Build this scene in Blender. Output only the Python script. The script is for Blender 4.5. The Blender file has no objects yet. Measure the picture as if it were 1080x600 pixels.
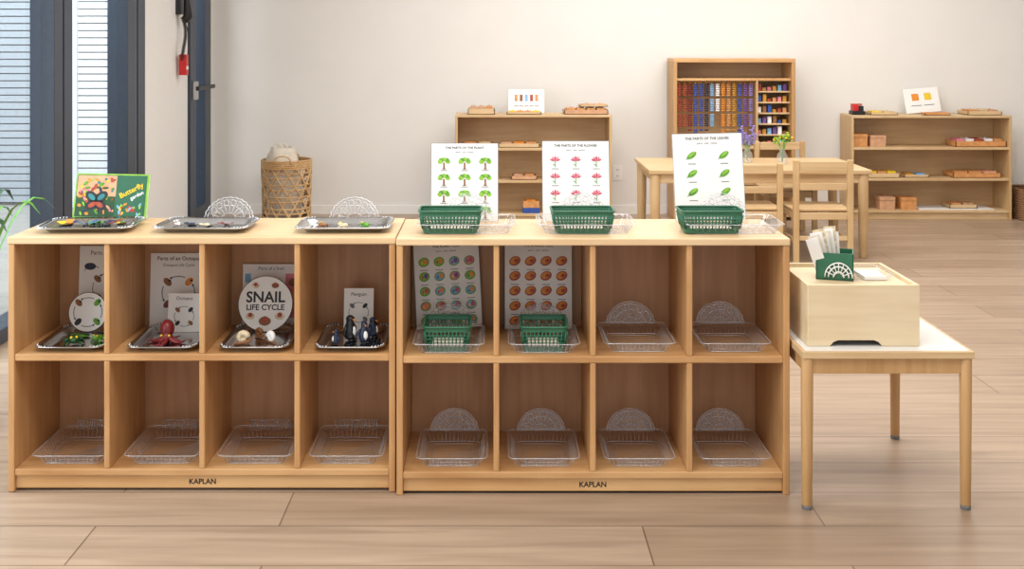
import bpy, math, random
from mathutils import Matrix, Vector
random.seed(7)
S = bpy.context.scene
COL = bpy.context.collection

# ------------------------------------------------------------------ materials
def lin(c):
    if isinstance(c, str):
        c = [int(c[i:i+2], 16)/255 for i in (0, 2, 4)]
    return tuple(((x/12.92) if x <= 0.04045 else ((x+0.055)/1.055)**2.4) for x in c) + (1.0,)
MATS = {}
def base(name):
    m = bpy.data.materials.new(name); m.use_nodes = True
    MATS[name] = m
    nt = m.node_tree; b = nt.nodes['Principled BSDF']
    return m, nt, b
def plain(name, c, rough=0.5, metal=0.0, var=0.06, scale=30, spec=0.5):
    m, nt, b = base(name)
    n = nt.nodes; l = nt.links
    tc = n.new('ShaderNodeTexCoord'); no = n.new('ShaderNodeTexNoise'); no.inputs['Scale'].default_value = scale
    l.new(tc.outputs['Object'], no.inputs['Vector'])
    r = n.new('ShaderNodeValToRGB'); a = lin(c)
    r.color_ramp.elements[0].position = 0.3; r.color_ramp.elements[1].position = 0.7
    r.color_ramp.elements[0].color = tuple(x*(1-var) for x in a[:3])+(1,)
    r.color_ramp.elements[1].color = tuple(min(1, x*(1+var)) for x in a[:3])+(1,)
    l.new(no.outputs['Fac'], r.inputs['Fac']); l.new(r.outputs['Color'], b.inputs['Base Color'])
    b.inputs['Roughness'].default_value = rough; b.inputs['Metallic'].default_value = metal
    b.inputs['Specular IOR Level'].default_value = spec
    return m
def wood(name, dark, light, axis='x', rough=0.42, dens=1.0):
    m, nt, b = base(name)
    n = nt.nodes; l = nt.links
    tc = n.new('ShaderNodeTexCoord')
    mp = n.new('ShaderNodeMapping')
    s = {'x': (1.5, 22, 22), 'y': (22, 1.5, 22), 'z': (22, 22, 1.5)}[axis]
    mp.inputs['Scale'].default_value = tuple(v*dens for v in s)
    l.new(tc.outputs['Object'], mp.inputs['Vector'])
    no = n.new('ShaderNodeTexNoise'); no.inputs['Scale'].default_value = 1.6
    no.inputs['Detail'].default_value = 6; no.inputs['Distortion'].default_value = 0.6
    l.new(mp.outputs[0], no.inputs['Vector'])
    no2 = n.new('ShaderNodeTexNoise'); no2.inputs['Scale'].default_value = 3.0; no2.inputs['Detail'].default_value = 3
    l.new(tc.outputs['Object'], no2.inputs['Vector'])
    ad = n.new('ShaderNodeMath'); ad.operation = 'MULTIPLY_ADD'
    ad.inputs[1].default_value = 0.5
    l.new(no2.outputs['Fac'], ad.inputs[0])
    ml = n.new('ShaderNodeMath'); ml.operation = 'MULTIPLY'; ml.inputs[1].default_value = 0.5
    l.new(no.outputs['Fac'], ml.inputs[0]); l.new(ml.outputs[0], ad.inputs[2])
    r = n.new('ShaderNodeValToRGB')
    r.color_ramp.elements[0].position = 0.36; r.color_ramp.elements[1].position = 0.62
    r.color_ramp.elements[0].color = lin(dark); r.color_ramp.elements[1].color = lin(light)
    l.new(ad.outputs[0], r.inputs['Fac']); l.new(r.outputs['Color'], b.inputs['Base Color'])
    b.inputs['Roughness'].default_value = rough
    bp = n.new('ShaderNodeBump'); bp.inputs['Strength'].default_value = 0.05; bp.inputs['Distance'].default_value = 0.002
    l.new(no.outputs['Fac'], bp.inputs['Height']); l.new(bp.outputs[0], b.inputs['Normal'])
    return m
def clear(name, tint=(0.93, 0.94, 0.95), gl=0.04, haze=0.0, graze=0.5):
    m, nt, b = base(name)
    n = nt.nodes; l = nt.links
    n.remove(b); out = n['Material Output']
    t = n.new('ShaderNodeBsdfTransparent'); t.inputs[0].default_value = tint+(1,)
    g = n.new('ShaderNodeBsdfGlossy'); g.inputs['Roughness'].default_value = 0.1
    g.inputs[0].default_value = (1, 1, 1, 1)
    lw = n.new('ShaderNodeLayerWeight'); lw.inputs[0].default_value = 0.5
    pw = n.new('ShaderNodeMath'); pw.operation = 'POWER'; pw.inputs[1].default_value = 4.0
    l.new(lw.outputs['Facing'], pw.inputs[0])
    ad = n.new('ShaderNodeMath'); ad.operation = 'MULTIPLY_ADD'; ad.inputs[1].default_value = graze; ad.inputs[2].default_value = gl; ad.use_clamp = True
    l.new(pw.outputs[0], ad.inputs[0])
    mx = n.new('ShaderNodeMixShader'); l.new(ad.outputs[0], mx.inputs[0]); l.new(t.outputs[0], mx.inputs[1]); l.new(g.outputs[0], mx.inputs[2])
    d = n.new('ShaderNodeBsdfDiffuse'); d.inputs[0].default_value = (0.9, 0.9, 0.92, 1)
    m2 = n.new('ShaderNodeMixShader'); m2.inputs[0].default_value = haze
    l.new(mx.outputs[0], m2.inputs[1]); l.new(d.outputs[0], m2.inputs[2]); l.new(m2.outputs[0], out.inputs['Surface'])
    return m

wood('maple_h', 'b38251', 'cfa370', 'x')
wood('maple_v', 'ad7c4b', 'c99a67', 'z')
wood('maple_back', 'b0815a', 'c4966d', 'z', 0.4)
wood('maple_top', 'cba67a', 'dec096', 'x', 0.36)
wood('maple_edge', 'c08e59', 'd3a975', 'x', 0.4)
wood('birch', 'c4a274', 'd6b88e', 'x', 0.45)
wood('birch_v', 'bd9869', 'd0b081', 'z', 0.45)
wood('plywood_pale', 'd0b891', 'dec9a6', 'x', 0.5)
wood('beech_leg', 'b18552', 'c59b68', 'z', 0.45)
wood('shelf_back_wood', 'bd9669', 'ccaa7d', 'x', 0.45)
wood('wicker', 'ae8656', 'dcb98a', 'x', 0.7, 3)
plain('wall_paint', 'e6e3de', 0.85, var=0.012, scale=4, spec=0.2)
plain('ceiling_paint', 'f2f1ee', 0.9, var=0.01)
plain('pillar_paint', 'e2e1df', 0.8, var=0.015)
plain('white_paper', 'ecebe8', 0.6, var=0.01)
plain('white_plastic', 'eeece8', 0.35, var=0.01)
plain('laminate_white', 'e0ddd8', 0.35, var=0.015)
plain('frame_dark', '303a48', 0.4, var=0.08)
plain('frame_grey', '8a939e', 0.4, var=0.05)
plain('black', '17171a', 0.4, var=0.1)
plain('ink', '2a2a2c', 0.6, var=0.05)
plain('grey_line', '6f6f70', 0.6, var=0.05)
plain('red', 'c3211f', 0.4)
plain('maroon', '7a1f22', 0.35, var=0.2)
plain('green_basket', '296347', 0.42, var=0.05)
plain('green_leaf', '5c9a2c', 0.6, var=0.25, scale=60)
plain('green_light', '8bbb3a', 0.6, var=0.15, scale=60)
plain('green_dark', '1f4a24', 0.45, var=0.25)
plain('foliage_grey', '5d6f66', 0.7, var=0.25)
plain('trunk', '8a5a34', 0.6)
plain('pink', 'd8808c', 0.6, var=0.15)
plain('rose', 'c4506a', 0.6, var=0.15)
plain('orange', 'dd8a2a', 0.5, var=0.1)
plain('yellow', 'e6c326', 0.5, var=0.1)
plain('brick_red', 'a8472f', 0.6, var=0.2, scale=80)
plain('peach', 'dfa27c', 0.6, var=0.1)
plain('blue', '2a4f9c', 0.45, var=0.1)
plain('light_blue', '7fb0d6', 0.5, var=0.1)
plain('purple', '6d4a8e', 0.5, var=0.1)
plain('lavender', '8b79b8', 0.7, var=0.2)
plain('gold', 'c28b2c', 0.35, var=0.2)
plain('teal', '2c7d80', 0.5, var=0.2)
plain('cloth', 'd9cfc0', 0.9, var=0.08)
plain('shell', 'd6c3a0', 0.5, var=0.3, scale=90)
plain('navy', '202a44', 0.4, var=0.2)
plain('steel', 'bdbdbe', 0.16, 1.0, var=0.03)
plain('louver_white', 'e0e5e8', 0.6, var=0.03)
plain('louver_grey', 'a4aeb7', 0.6, var=0.05)
plain('concrete', 'a8a7a2', 0.9, var=0.1, scale=6)
plain('soil', '3a2a1e', 0.95, var=0.3)
plain('ceramic', 'd8d4cc', 0.3, var=0.02)
clear('clear_plastic', (0.93, 0.93, 0.935), 0.07, 0.03, 0.45)
clear('clear_rib', (0.84, 0.84, 0.85), 0.16, 0.26, 0.5)
clear('clear_fan', (0.95, 0.95, 0.955), 0.035, 0.025, 0.3)
clear('vase_glass', (0.9, 0.93, 0.93), 0.08, 0.12, 0.6)
clear('window_glass', (0.95, 0.97, 0.98), 0.02, 0.0, 0.4)

def floor_mat():
    m, nt, b = base('floor_oak')
    n = nt.nodes; l = nt.links
    g = n.new('ShaderNodeTexCoord')
    mp = n.new('ShaderNodeMapping'); mp.inputs['Location'].default_value = (-0.437, -3.35+5.0, 0)
    l.new(g.outputs['Object'], mp.inputs['Vector'])
    br = n.new('ShaderNodeTexBrick')
    br.offset = 0.665; br.offset_frequency = 2; br.squash = 1; br.squash_frequency = 2
    br.inputs['Scale'].default_value = 1; br.inputs['Brick Width'].default_value = 1.6
    br.inputs['Row Height'].default_value = 0.25; br.inputs['Mortar Size'].default_value = 0.0024
    br.inputs['Mortar Smooth'].default_value = 0.2; br.inputs['Bias'].default_value = 0
    br.inputs['Color1'].default_value = lin('a38b75'); br.inputs['Color2'].default_value = lin('b59e88')
    br.inputs['Mortar'].default_value = lin('705b4a')
    l.new(mp.outputs[0], br.inputs['Vector'])
    mp2 = n.new('ShaderNodeMapping'); mp2.inputs['Scale'].default_value = (1.2, 16, 1)
    l.new(g.outputs['Object'], mp2.inputs['Vector'])
    no = n.new('ShaderNodeTexNoise'); no.inputs['Scale'].default_value = 1.4; no.inputs['Detail'].default_value = 8
    no.inputs['Distortion'].default_value = 0.8; l.new(mp2.outputs[0], no.inputs['Vector'])
    r = n.new('ShaderNodeValToRGB'); r.color_ramp.elements[0].position = 0.3; r.color_ramp.elements[1].position = 0.7
    r.color_ramp.elements[0].color = (0.78, 0.755, 0.73, 1); r.color_ramp.elements[1].color = (1.08, 1.08, 1.08, 1)
    l.new(no.outputs['Fac'], r.inputs['Fac'])
    mx = n.new('ShaderNodeMix'); mx.data_type = 'RGBA'; mx.blend_type = 'MULTIPLY'; mx.inputs[0].default_value = 1
    l.new(br.outputs['Color'], mx.inputs[6]); l.new(r.outputs['Color'], mx.inputs[7])
    l.new(mx.outputs[2], b.inputs['Base Color'])
    b.inputs['Roughness'].default_value = 0.36; b.inputs['Specular IOR Level'].default_value = 0.45
floor_mat()

# ------------------------------------------------------------------ mesh builder
class MB:
    def __init__(s):
        s.v = []; s.f = []; s.m = []; s.sm = []; s.names = []; s.M = Matrix.Identity(4)
    def mi(s, mat):
        if mat not in s.names: s.names.append(mat)
        return s.names.index(mat)
    def add(s, vs, fs, mat, smooth=False):
        o = len(s.v); k = s.mi(mat)
        for p in vs: s.v.append(s.M @ Vector(p))
        for f in fs:
            s.f.append([i+o for i in f]); s.m.append(k); s.sm.append(smooth)
    def box(s, x0, x1, y0, y1, z0, z1, mat):
        vs = [(x0,y0,z0),(x1,y0,z0),(x1,y1,z0),(x0,y1,z0),(x0,y0,z1),(x1,y0,z1),(x1,y1,z1),(x0,y1,z1)]
        s.add(vs, [(3,2,1,0),(4,5,6,7),(0,1,5,4),(1,2,6,5),(2,3,7,6),(3,0,4,7)], mat)
    def cbox(s, c, d, mat):
        s.box(c[0]-d[0]/2, c[0]+d[0]/2, c[1]-d[1]/2, c[1]+d[1]/2, c[2]-d[2]/2, c[2]+d[2]/2, mat)
    def tube(s, pts, r, mat, n=8, closed=False, cap=True):
        pts = [Vector(p) for p in pts]; N = len(pts)
        rr = r if isinstance(r, (list, tuple)) else [r]*N
        vs = []; prev = None
        for i, p in enumerate(pts):
            if closed: t = pts[(i+1) % N]-pts[i-1]
            else: t = pts[min(i+1, N-1)]-pts[max(i-1, 0)]
            t.normalize()
            if prev is None:
                a = Vector((0,0,1)) if abs(t.z) < 0.9 else Vector((1,0,0))
                u = t.cross(a).normalized()
            else:
                u = (prev - t*prev.dot(t))
                u = u.normalized() if u.length > 1e-6 else t.orthogonal().normalized()
            prev = u; w = t.cross(u)
            for k in range(n):
                a = 2*math.pi*k/n
                vs.append(p+(u*math.cos(a)+w*math.sin(a))*rr[i])
        fs = []
        for i in range(N if closed else N-1):
            j = (i+1) % N
            for k in range(n):
                fs.append((i*n+k, i*n+(k+1) % n, j*n+(k+1) % n, j*n+k))
        if cap and not closed:
            fs.append(tuple(range(n-1, -1, -1))); fs.append(tuple((N-1)*n+k for k in range(n)))
        s.add(vs, fs, mat, True)
    def poly(s, pts, mat):
        s.add(pts, [tuple(range(len(pts)))], mat)
    def ell(s, cx, cy, z, rx, ry, mat, n=18, rot=0, a0=0, a1=2*math.pi):
        ps = []
        for i in range(n):
            a = a0+(a1-a0)*i/(n if a1-a0 > 6.28 else n-1)
            x = rx*math.cos(a); y = ry*math.sin(a)
            ps.append((cx+x*math.cos(rot)-y*math.sin(rot), cy+x*math.sin(rot)+y*math.cos(rot), z))
        s.poly(ps, mat)
    def rect(s, x0, x1, y0, y1, z, mat):
        s.poly([(x0,y0,z),(x1,y0,z),(x1,y1,z),(x0,y1,z)], mat)
    def sph(s, c, r, mat, n=12, m=8):
        if not isinstance(r, (tuple, list)): r = (r, r, r)
        vs = [(c[0], c[1], c[2]+r[2])]
        for j in range(1, m):
            t = math.pi*j/m
            for i in range(n):
                a = 2*math.pi*i/n
                vs.append((c[0]+r[0]*math.sin(t)*math.cos(a), c[1]+r[1]*math.sin(t)*math.sin(a), c[2]+r[2]*math.cos(t)))
        vs.append((c[0], c[1], c[2]-r[2])); fs = []
        for i in range(n): fs.append((0, 1+i, 1+(i+1) % n))
        for j in range(m-2):
            for i in range(n):
                a = 1+j*n; fs.append((a+i, a+n+i, a+n+(i+1) % n, a+(i+1) % n))
        a = 1+(m-2)*n
        for i in range(n): fs.append((a+i, len(vs)-1, a+(i+1) % n))
        s.add(vs, fs, mat, True)
    def lathe(s, prof, c, mat, n=24, wob=None):
        vs = []; fs = []
        for j, (r, z) in enumerate(prof):
            for i in range(n):
                a = 2*math.pi*i/n; q = r*(1+(wob(a, j) if wob else 0))
                vs.append((c[0]+q*math.cos(a), c[1]+q*math.sin(a), c[2]+z))
        for j in range(len(prof)-1):
            for i in range(n):
                fs.append((j*n+i, j*n+(i+1) % n, (j+1)*n+(i+1) % n, (j+1)*n+i))
        s.add(vs, fs, mat, True)
    def text(s, body, size, x, y, z, mat, align='CENTER', bold=0.0, ext=0.0):
        cu = bpy.data.curves.new('t', 'FONT'); cu.body = body; cu.size = size
        cu.align_x = align; cu.offset = bold; cu.resolution_u = 3; cu.extrude = ext
        ob = bpy.data.objects.new('t', cu); COL.objects.link(ob)
        dg = bpy.context.evaluated_depsgraph_get()
        me = bpy.data.meshes.new_from_object(ob.evaluated_get(dg))
        s.add([(v.co.x+x, v.co.y+y, v.co.z+z) for v in me.vertices], [tuple(p.vertices) for p in me.polygons], mat)
        bpy.data.objects.remove(ob); bpy.data.meshes.remove(me)
    def done(s, name, bevel=0, seg=2, ground=None):
        xs = [v.x for v in s.v]; ys = [v.y for v in s.v]; zs = [v.z for v in s.v]
        c = Vector(((min(xs)+max(xs))/2, (min(ys)+max(ys))/2, min(zs)))
        me = bpy.data.meshes.new(name)
        me.from_pydata([v-c for v in s.v], [], s.f)
        for n in s.names: me.materials.append(MATS[n])
        me.polygons.foreach_set('material_index', s.m)
        me.polygons.foreach_set('use_smooth', s.sm)
        me.update()
        if ground is not None: c.z = ground
        ob = bpy.data.objects.new(name, me); COL.objects.link(ob); ob.location = c
        if bevel:
            md = ob.modifiers.new('bevel', 'BEVEL'); md.width = bevel; md.segments = seg
            md.limit_method = 'ANGLE'; md.angle_limit = math.radians(50)
        return ob
def board(ox, oy, oz, lean=0.15, roll=0, yaw=0):
    """matrix: local x right, y up the board, z out of its face (towards -Y)"""
    M = Matrix(((1,0,0,0),(0,math.sin(lean),-math.cos(lean),0),(0,math.cos(lean),math.sin(lean),0),(0,0,0,1)))
    return Matrix.Translation((ox,oy,oz)) @ Matrix.Rotation(yaw,4,'Z') @ M @ Matrix.Rotation(roll,4,'Z')

# ------------------------------------------------------------------ room
LX = -2.30; BY = 9.30; RX = 5.6; CH = 3.0; FY = -1.2
b = MB(); b.box(LX-0.15, RX+0.15, FY, BY+0.15, -0.1, 0, 'floor_oak')
ob = b.done('floor')
off = ob.location.copy(); ob.data.transform(Matrix.Translation(off)); ob.location = (0,0,0)
b = MB(); b.box(LX-0.15, RX+0.15, BY, BY+0.15, 0, CH, 'wall_paint'); b.done('wall_back')
b = MB(); b.box(RX, RX+0.15, FY, BY, 0, CH, 'wall_paint'); b.done('wall_right')
b = MB(); b.box(LX-0.15, RX+0.15, FY, BY+0.15, CH, CH+0.1, 'ceiling_paint'); b.done('ceiling')
for (y0, y1, z0) in ((7.54, 8.61, 0), (FY, 7.54, 2.55), (8.61, 9.25, 2.55), (9.25, BY, 0)):
    b = MB(); b.box(LX-0.15, LX, y0, y1, z0, CH, 'pillar_paint'); b.done('wall_left')
b = MB(); b.box(LX+0.0, RX, BY-0.012, BY, 0, 0.07, 'white_plastic'); b.done('baseboard_back')
def window(name, panes, y0, y1):
    b = MB(); x0 = LX-0.12; x1 = LX+0.01; H = 2.55
    b.box(x0, x1, y0, y1, H-0.08, H, 'frame_dark'); b.box(x0, x1, y0, y1, 0, 0.07, 'frame_dark')
    for (a, c) in panes: b.box(x0, x1, a, c, 0.07, H-0.08, 'frame_dark')
    for i in range(len(panes)-1):
        a = panes[i][1]; c = panes[i+1][0]
        if c-a < 0.05:
            b.box(x0+0.02, x1-0.01, a, c, 0.07, H-0.08, 'frame_grey')
        else:
            b.box(LX-0.065, LX-0.055, a, c, 0.07, H-0.08, 'window_glass')
            b.box(x0+0.03, x1-0.03, a, a+0.035, 0.07, H-0.08, 'frame_grey')
    return b.done(name, 0.004)
window('window_1', [(-1.15,-1.05),(0.7,0.82),(2.6,2.75),(4.3,4.42),(5.97,6.08),(6.11,6.23),(7.17,7.34),(7.38,7.53)], -1.15, 7.54)
b = MB(); x0 = LX-0.12; x1 = LX+0.02
b.box(x0,x1,8.62,8.78,0,2.55,'frame_dark'); b.box(x0,x1,9.06,9.24,0,2.55,'frame_dark')
b.box(x0,x1,8.78,9.06,2.45,2.55,'frame_dark'); b.box(x0,x1,8.78,9.06,0,0.12,'frame_dark')
b.box(LX-0.06,LX-0.05,8.78,9.06,0.12,2.45,'window_glass')
b.box(LX+0.02,LX+0.05,8.66,8.74,0.96,1.10,'steel')
b.box(LX+0.05,LX+0.075,8.66,9.16,1.03,1.06,'black')
b.done('door_1', 0.003)
# outside
b = MB(); b.box(-14, LX-0.16, -3, 14, -0.2, -0.02, 'concrete'); b.done('patio_ground')
b = MB()
def louvers(b, xa, xb, y, z0, z1, mat, p=0.062):
    z = z0
    while z < z1:
        b.box(xa, xb, y, y+0.012, z+0.010, z+p, mat)
        z += p
    for x in (xa, xb): b.box(x-0.04, x+0.04, y-0.02, y+0.06, -0.02, z1+0.05, 'louver_white')
    b.box(xa, xb, y+0.02, y+0.03, z0, z1, 'frame_dark')
louvers(b, -3.60, -2.75, 9.8, 0.0, 2.9, 'louver_white')
louvers(b, -6.4, -3.75, 9.9, 0.0, 1.75, 'louver_grey')
b.done('louvered_fence')
b = MB()
for i in range(2600):
    c = Vector((random.uniform(-7.5,-2.8), random.uniform(10.3,11.0), random.uniform(0,3.4)))
    u = Vector((random.uniform(-1,1),random.uniform(-1,1),random.uniform(-1,1))).normalized()*0.11
    w = u.orthogonal().normalized()*0.05
    b.poly([c-u, c+w, c+u, c-w], random.choice(['green_dark','foliage_grey','foliage_grey','green_leaf']))
for i in range(8): b.tube([(-7.3+i*0.6,10.6,-0.02),(-7.2+i*0.6,10.7,1.5),(-7.3+i*0.6,10.6,3.2)],[0.04,0.03,0.01],'trunk',6)
b.done('garden_hedge')

# ------------------------------------------------------------------ cubby shelf
def cubby(x0, x1, y0, d=0.385, h=0.803, cols=4):
    b = MB(); t = 0.02; y1 = y0+d
    b.box(x0, x0+t, y0, y1, 0.0, h-0.022, 'maple_v'); b.box(x1-t, x1, y0, y1, 0.0, h-0.022, 'maple_v')
    b.box(x0-0.001, x1+0.001, y0-0.003, y1, h-0.022, h, 'maple_top')
    b.box(x0+t, x1-t, y0+0.003, y1-0.01, 0.412, 0.434, 'maple_h')
    b.box(x0+t, x1-t, y0+0.003, y1-0.01, 0.05, 0.072, 'maple_h')
    b.box(x0+t, x1-t, y0+0.012, y0+0.028, 0.008, 0.05, 'maple_edge')
    b.box(x0+t, x1-t, y1-0.03, y1-0.014, 0.008, 0.05, 'maple_edge')
    b.box(x0+t, x1-t, y1-0.01, y1-0.002, 0.05, h-0.022, 'maple_back')
    W = (x1-x0-t)/cols
    for k in range(1, cols):
        x = x0+t/2+W*k
        b.box(x-0.009, x+0.009, y0+0.004, y1-0.01, 0.434, h-0.022, 'maple_v')
        b.box(x-0.009, x+0.009, y0+0.004, y1-0.01, 0.072, 0.412, 'maple_v')
    ob = b.done('cubby_shelf', 0.003)
    b2 = MB(); b2.M = board((x0+x1)/2, y0+0.0115, 0.022, 0)
    b2.text('KAPLAN', 0.023, 0, 0, 0.0, 'black', bold=0.0006)
    t2 = b2.done('label_text'); t2.parent = ob
    t2.matrix_parent_inverse = Matrix.Translation(-ob.location)
    return [x0+t/2+W*(k+0.5) for k in range(cols)]
YL = 3.60; YR = 3.575
CL = cubby(-1.5275, -0.3075, YL)
CR = cubby(-0.302, 0.928, YR)

# ------------------------------------------------------------------ trays and baskets
def frame_ring(w, d, r, n=5):
    pts = []
    for (sx, sy, a0) in ((1,1,0),(-1,1,90),(-1,-1,180),(1,-1,270)):
        for i in range(n):
            a = math.radians(a0+90*i/(n-1))
            pts.append((sx*(w/2-r)+r*math.cos(a), sy*(d/2-r)+r*math.sin(a)))
    return pts
def loft(b, rings, mat, bottom=True, smooth=True):
    n = len(rings[0][0]); vs = []; fs = []
    for pts, z in rings: vs += [(p[0], p[1], z) for p in pts]
    for j in range(len(rings)-1):
        for i in range(n): fs.append((j*n+i, j*n+(i+1) % n, (j+1)*n+(i+1) % n, (j+1)*n+i))
    if bottom: fs.append(tuple(range(n-1,-1,-1)))
    b.add(vs, fs, mat, smooth)
def steel_tray(x, y, z, w, d, yaw=0):
    b = MB(); b.M = Matrix.Translation((x,y,z)) @ Matrix.Rotation(yaw,4,'Z')
    R = lambda k, r: frame_ring(w-k, d-k, r, 6)
    loft(b, [(R(0.07,0.02),0.001),(R(0.062,0.022),0.003),(R(0.045,0.028),0.014),(R(0.03,0.03),0.017),(R(0.004,0.035),0.020),(R(0,0.036),0.018),(R(0.006,0.036),0.015),(R(0.05,0.03),0.011),(R(0.07,0.022),0.0)], 'steel', bottom=False)
    p = frame_ring(w-0.07, d-0.07, 0.02, 6)
    b.poly([(q[0],q[1],0.0015) for q in p], 'steel')
    b.poly([(q[0],q[1],0.0) for q in reversed(p)], 'steel')
    for q in frame_ring(w-0.012, d-0.012, 0.034, 6): b.sph((q[0],q[1],0.0195), 0.0035, 'steel', 6, 4)
    return b.done('steel_serving_tray')
def fan_shape(b, R0, yb, z0, ys):
    def P(r, a): return (r*math.cos(a), yb+r*math.sin(a)*ys, z0+r*math.sin(a)*0.88)
    ns = 13
    outer = []
    for i in range(ns*4+1):   # scalloped rim
        a = math.pi*i/(ns*4); outer.append(P(R0*(0.95+0.05*abs(math.sin(a*ns))), a))
    b.tube(outer, 0.0017, 'clear_rib', 5)
    for r, t in ((R0*0.88,0.0010),(R0*0.62,0.0012),(R0*0.3,0.0013)):
        b.tube([P(r, math.pi*i/20) for i in range(21)], t, 'clear_rib', 5)
    for i in range(1, 10):
        a = math.pi*i/10; b.tube([P(R0*0.3,a),P(R0*0.62,a)], 0.0010, 'clear_rib', 4)
    for i in range(8):
        a = math.pi*(i+0.5)/8; c = P(R0*0.75, a); rr = R0*0.11
        b.tube([(c[0]+rr*math.cos(q*math.pi/4), c[1]+rr*ys*math.sin(q*math.pi/4), c[2]+rr*math.sin(q*math.pi/4)) for q in range(8)], 0.0011, 'clear_rib', 4, closed=True)
    b.poly([P(R0*0.95, math.pi*i/20) for i in range(21)], 'clear_fan')
def clear_tray(x, y, z, w, d, fan=True, yaw=0):
    """clear plastic tray, fan shaped openwork back handle at +y"""
    b = MB(); b.M = Matrix.Translation((x,y,z)) @ Matrix.Rotation(yaw,4,'Z')
    R = lambda k, r: frame_ring(w-k, d-k, r, 5)
    loft(b, [(R(0.05,0.015),0.0015),(R(0.02,0.02),0.03),(R(0.0,0.022),0.033)], 'clear_plastic')
    for k, zz in ((0.0,0.033),(0.05,0.002)):
        p = R(k, 0.02); b.tube([(q[0],q[1],zz) for q in p], 0.0014, 'clear_rib', 5, closed=True)
    n = 13
    for i in range(n):
        t = -0.45+0.9*i/(n-1)
        for sy in (-1,1):
            b.tube([(t*(w-0.05), sy*(d/2-0.024), 0.003),(t*(w-0.03), sy*(d/2-0.009), 0.031)], 0.0006, 'clear_rib', 4)
        for sx in (-1,1):
            b.tube([(sx*(w/2-0.024), t*(d-0.05), 0.003),(sx*(w/2-0.009), t*(d-0.03), 0.031)], 0.0006, 'clear_rib', 4)
    # moulded line pattern and a paper price label on the floor of the tray
    b.tube([(q[0],q[1],0.0028) for q in frame_ring(w*0.6, d*0.62, 0.02, 4)], 0.0007, 'clear_rib', 4, closed=True)
    if fan: fan_shape(b, min(0.082, w*0.38), d/2-0.006, 0.03, 0.18)
    else:
        for i in range(18):
            t = -0.3+0.6*i/17
            b.tube([(t*w, d/2-0.008, 0.020),(t*w, d/2+0.0, 0.052)], 0.0015, 'clear_rib', 4)
        b.tube([(-0.32*w, d/2, 0.052),(0.32*w, d/2, 0.052)], 0.0016, 'clear_rib', 5)
    return b.done('clear_plastic_tray')
def green_basket(x, y, z, w, d, h=0.07):
    b = MB(); b.M = Matrix.Translation((x,y,z))
    wb, db = w*0.86, d*0.84
    r0 = frame_ring(wb, db, 0.012, 4); r1 = frame_ring(w, d, 0.016, 4)
    lerp = lambda t: [((1-t)*p[0]+t*q[0], (1-t)*p[1]+t*q[1]) for p, q in zip(r0, r1)]
    loft(b, [(r0,0.0),(lerp(0.2),h*0.2)], 'green_basket', smooth=False)
    b.poly([(p[0]*0.98,p[1]*0.98,0.002) for p in r0], 'green_basket')
    loft(b, [(lerp(0.82),h*0.82),(r1,h)], 'green_basket', bottom=False, smooth=False)
    b.tube([(p[0],p[1],h) for p in r1], 0.0035, 'green_basket', 6, closed=True)
    for t in (0.2,0.36,0.51,0.66,0.82):
        b.tube([(p[0],p[1],h*t) for p in lerp(t)], 0.0017, 'green_basket', 4, closed=True)
    nx = max(6, int(w/0.0125)); ny = max(6, int(d/0.0125))
    for i in range(nx+1):
        t = -0.47+0.94*i/nx
        for s in (-1,1):
            b.tube([(t*(wb*0.8+w*0.2), s*(db*0.8+d*0.2)/2, h*0.2),(t*(wb*0.18+w*0.82), s*(db*0.18+d*0.82)/2, h*0.82)], 0.0021, 'green_basket', 4)
    for i in range(ny+1):
        t = -0.47+0.94*i/ny
        for s in (-1,1):
            b.tube([(s*(wb*0.8+w*0.2)/2, t*(db*0.8+d*0.2), h*0.2),(s*(wb*0.18+w*0.82)/2, t*(db*0.18+d*0.82), h*0.82)], 0.0021, 'green_basket', 4)
    b.box(-wb*0.38, wb*0.38, -db*0.36, db*0.36, 0.003, 0.014, 'cloth')
    return b.done('green_plastic_basket')

TOP = 0.8035; MID = 0.4345; LOW = 0.0725
for i, cx in enumerate(CL): clear_tray(cx+(0.02,0.012,0.008,0.0)[i], YL+0.165, LOW, 0.235, 0.285, fan=False)
for i, cx in enumerate(CR): clear_tray(cx+(0.01,0.0,0.0,0.0)[i], YR+0.16, LOW, 0.225, 0.27)
for i in (2,3): clear_tray(CR[i], YR+0.16, MID, 0.225, 0.27)
for i in (0,1): clear_tray(CR[i]+0.0, YR+0.14, MID, 0.225, 0.25, fan=True)
for i, cx in enumerate(CL): steel_tray(cx+(0.022,0.015,0.008,0.012)[i], YL+0.16, MID, 0.225, 0.30)
for (x, yw) in ((-1.32,0.05),(-0.94,-0.03),(-0.485,0.02)): steel_tray(x, YL+0.165, TOP, 0.31, 0.225, yw)
for x in (-0.905,-0.475):
    b = MB(); b.M = Matrix.Translation((x, YL+0.315, TOP)); fan_shape(b, 0.085, 0, 0.004, 0.3)
    b.box(-0.088, 0.088, -0.006, 0.03, 0, 0.004, 'clear_rib')
    b.done('openwork_plastic_stand')
for x in (-0.085, 0.30, 0.772): clear_tray(x, YR+0.165, TOP, 0.315, 0.225)
for x in (-0.137, 0.288, 0.70): green_basket(x, YR+0.125, TOP+0.003, 0.20, 0.12)
for i in (0,1): green_basket(CR[i]+(-0.005,0.0)[i], YR+0.11, MID+0.003, 0.15, 0.165, 0.08)

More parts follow.
